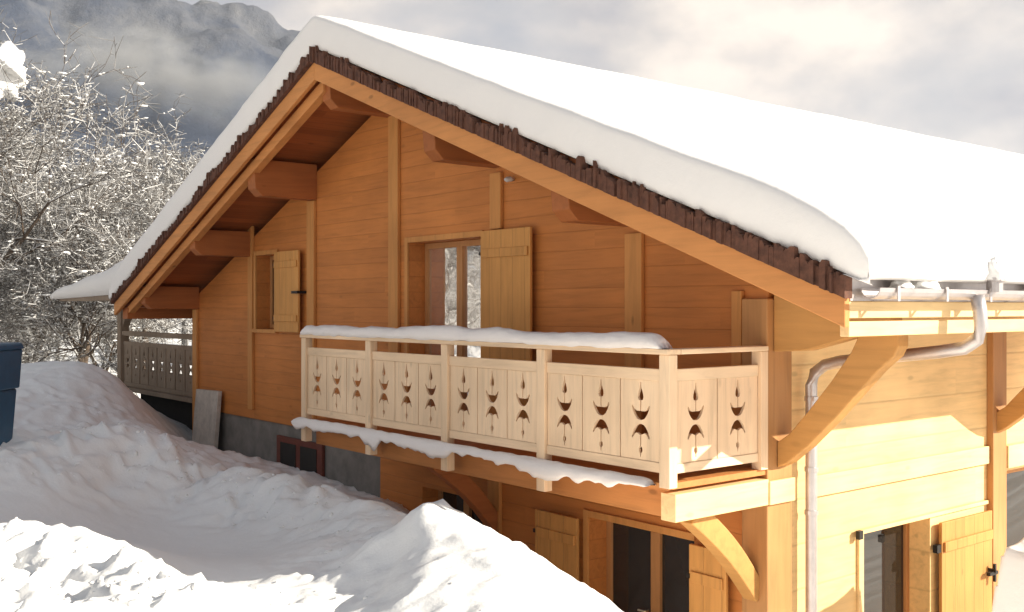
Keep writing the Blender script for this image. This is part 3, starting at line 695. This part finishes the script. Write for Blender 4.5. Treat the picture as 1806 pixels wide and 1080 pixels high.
specs = [(ta, -23.6, -1.6, 0, 1.12, 'tallest snowy tree rising to the top of the photo at the left edge'),
         (tb, -27.5, 4.4, 1, 1.0, 'round frosted tree showing right above the snowy veranda roof'),
         (tcn, -30.5, 1.5, 2, 1.1, 'broad frosted tree standing behind the tallest trunk'),
         (tb, -22.6, .9, 2.4, .9, 'bushy snowy tree with a dark trunk just left of the veranda snow'),
         (tcn, -34.0, 7.0, 4, 1.05, 'frosted tree seen through the open veranda'),
         (ta, -33.0, -2.5, 3.3, .95, 'far frosted tree rising behind the left edge trees'),
         (tcn, -25.0, 2.6, 5.2, .8, 'low frosted bushy tree directly behind the veranda rail'),
         (tb, -38, 3.5, 5.5, 1.1, 'most distant frosted tree above the snow hump'),
         (ta, -24, -12, 1.3, .9, 'unseen bare snowy tree left of the blue bin, added for window reflections'),  # this tree and the next stand out of view, placed for window reflections
         (tb, -21, -16, 1.9, 1.0, 'unseen bushy snowy tree far left of the chalet, added for window reflections')]
used = set()
for src, x, y, rz, sc, lab in specs:
    o = src if src not in used else copy_tree(src); used.add(src)
    o.location = (x, y, gz(x, y)-.1); o.rotation_euler = (0, 0, rz); o.scale = (sc, sc, sc)
    tag(o, lab, 'tree', TG)
lumpy('snow_clump', (-23.18, -0.74, 10.12), (.36, .42, .5), 'snow', 31, 'big bright snow clump caught in the branches at the upper left edge', 'snow clump', flat=False, amp=.6, freq=1.6, sub=4)
# frosted wood on the slope beyond
def woodland():
    rs = np.random.RandomState(3); cs = []; fs = []; ms = []; nb = 0
    for i in range(420):
        th = rs.uniform(2.2, 3.9); dd = rs.uniform(48, 150); x = EYE[0]+math.cos(th)*dd; y = EYE[1]+math.sin(th)*dd
        if x > -18: continue
        z0 = gz(x, y); h = rs.uniform(5, 9); n = 260
        # leafy clumps in an egg shaped, gappy crown
        u = rs.normal(0, 1, (n, 3)); u /= np.linalg.norm(u, axis=1, keepdims=True); rr = rs.rand(n, 1)**.45
        P = u*rr*np.array([h*.28, h*.28, h*.42])+np.array([x, y, z0+h*.55])
        D = rs.normal(0, 1, (n, 3)); D /= np.linalg.norm(D, axis=1, keepdims=True)
        c, q = seg_mesh(P, P+D*rs.uniform(.4, 1.1, (n, 1)), np.full(n, .035), np.full(n, .02), 3)
        cs.append(c); fs.append(q+nb); nb += len(c); ms.append((rs.rand(len(q)) < .6).astype(int))
        c, q = seg_mesh(np.array([[x, y, z0-.5]]), np.array([[x, y, z0+h*.8]]), np.array([.16]), np.array([.03]), 3); cs.append(c); fs.append(q+nb); nb += len(c); ms.append(np.zeros(len(q)))
    return np_mesh('frosted_wood', np.concatenate(cs), np.concatenate(fs), [M['twig'], M['frost']], mi=np.concatenate(ms))
o = woodland(); tag(o, 'distant frosted woodland filling the slope behind the nearer trees', 'woodland', kind='stuff')

# loose broken clods on the shovelled banks
def rubble():
    rs = np.random.RandomState(8); n = 5200; x = rs.uniform(-9.5, 1.4, n); y = rs.uniform(-6.4, -1.2, n)
    a = tps(x, y)[..., 1]; k = (rs.rand(n) < np.clip(a-.35, 0, 1)*.9) & ~((y > -3.6) & (x > -1.2)) & (y < -1.25); x, y = x[k], y[k]
    S = .012+.034*rs.rand(len(x))**4; z = ground(x, y)-S*.25
    v, f = ICO; nn = len(x); w = v[None]*(1+rs.uniform(-.35, .3, (nn, len(v), 1)))*S[:, None, None]*rs.uniform(.6, 1.3, (nn, 1, 3))*np.array([1, 1, .7])
    co = (w+np.stack([x, y, z], -1)[:, None, :]).reshape(-1, 3)
    return np_mesh('snow_rubble', co, (f[None]+np.arange(nn)[:, None, None]*len(v)).reshape(-1, 3), M['snow'])
tag(rubble(), 'loose broken clods of snow scattered over the shovelled banks', 'snow', kind='stuff')

# ---------------------------------------------------------------- mountain
def mountain_mat(t):
    geo = t.n('ShaderNodeNewGeometry'); sp = t.n('ShaderNodeSeparateXYZ', {0: (geo, 'Position')})
    a = t.n('ShaderNodeTexNoise', {'Vector': (geo, 'Position'), 'Scale': .0045, 'Detail': 4.0, 'Roughness': .55, 'Distortion': .6})
    b = t.n('ShaderNodeTexNoise', {'Vector': (geo, 'Position'), 'Scale': .05, 'Detail': 6.0, 'Roughness': .7})
    hz = t.n('ShaderNodeMapRange', {0: (sp, 2), 1: 250.0, 2: 470.0, 3: -.16, 4: .10})
    f = t.math('ADD', t.math('ADD', t.math('MULTIPLY', a, .8), t.math('MULTIPLY', b, .35)), hz)
    c = t.ramp(f, [(.46, (.035, .045, .07)), (.56, (.075, .08, .095)), (.68, (.12, .12, .125)), (.84, (.30, .29, .28))])  # forest and snow tones, darkened to carry the shade on the slope
    return (c, 0), .95, (b, .6, 8.0), {'Specular IOR Level': .1}
MM = principled('mountain forest and snow', mountain_mat)
fw = Vector((-.93, .367, 0)).normalized(); rt = Vector((fw.y, -fw.x, 0))
U, V = np.meshgrid(np.linspace(-1500, 520, 300), np.linspace(0, 1500, 160), indexing='ij')
prof = np.interp(U, [-1500, -900, -560, -470, -380, -300, -210, -140, -40, 60, 200, 300, 420, 520], [300, 350, 350, 385, 398, 440, 462, 452, 440, 436, 405, 300, 100, -40])
sh = np.interp(V, [0, 250, 700, 850, 1500], [0, .22, .93, 1.0, .15])
Zm = prof*sh+sh*(38*fbm(U*.006, V*.006, 5, .55)+12*(1-np.abs(vnoise(U*.018, V*.018)))-6)-20
b0 = Vector(EYE)+fw*750
Xm = b0.x+fw.x*V+rt.x*U; Ym = b0.y+fw.y*V+rt.y*U
tag(grid_mesh('mountain', Xm, Ym, Zm, MM), kind='structure')

# ---------------------------------------------------------------- low mist hanging on the mountain side
me = bpy.data.meshes.new('mist'); bm = bmesh.new(); bmesh.ops.create_icosphere(bm, subdivisions=4, radius=1); bm.to_mesh(me); bm.free()
mm = bpy.data.materials.new('mist'); mm.use_nodes = True; t = NT(mm.node_tree)
tc = t.n('ShaderNodeTexCoord'); ln = t.n('ShaderNodeVectorMath', {0: (tc, 3)}, operation='LENGTH')
mp = t.n('ShaderNodeMapping', {0: (tc, 3), 1: (.7, .2, .4), 3: (2.6, 1.6, 1.5)})
ns = t.n('ShaderNodeTexNoise', {'Vector': mp, 'Scale': 1.0, 'Detail': 4.0, 'Roughness': .55})
fall = t.ramp((ln, 1), [(.25, 1.0), (.97, 0.0)], 'EASE')
dn = t.math('MULTIPLY', t.math('MULTIPLY', t.ramp(ns, [(.42, 0.0), (.62, 1.0)]), fall), .026)
v = t.n('ShaderNodeVolumePrincipled', {'Color': (.93, .92, .90, 1), 'Density': dn, 'Anisotropy': .1}); o_ = t.n('ShaderNodeOutputMaterial'); mm.node_tree.links.new(v.outputs[0], o_.inputs['Volume'])
me.materials.append(mm); o = bpy.data.objects.new('mist', me); COL.objects.link(o)
o.location = (-1068.8, 382.0, 250.6); o.scale = (190, 75, 62)
o.rotation_euler = (0, R(9), math.atan2(rt.y, rt.x)); tag(o, 'pale mist drifting along the mountain side', 'mist', kind='stuff')

# ---------------------------------------------------------------- haze
hz = MB().box(-9000, 9000, -9000, 9000, -40, 520).build('haze', M['snow'])
hm = bpy.data.materials.new('haze'); hm.use_nodes = True; t = NT(hm.node_tree)
v = t.n('ShaderNodeVolumePrincipled', {'Color': (.72, .80, .95, 1), 'Density': HAZE, 'Anisotropy': .2})
o_ = t.n('ShaderNodeOutputMaterial'); hm.node_tree.links.new(v.outputs[0], o_.inputs['Volume'])
hz.data.materials.clear(); hz.data.materials.append(hm); tag(hz, 'thin cold haze in the valley air', 'haze', kind='stuff')
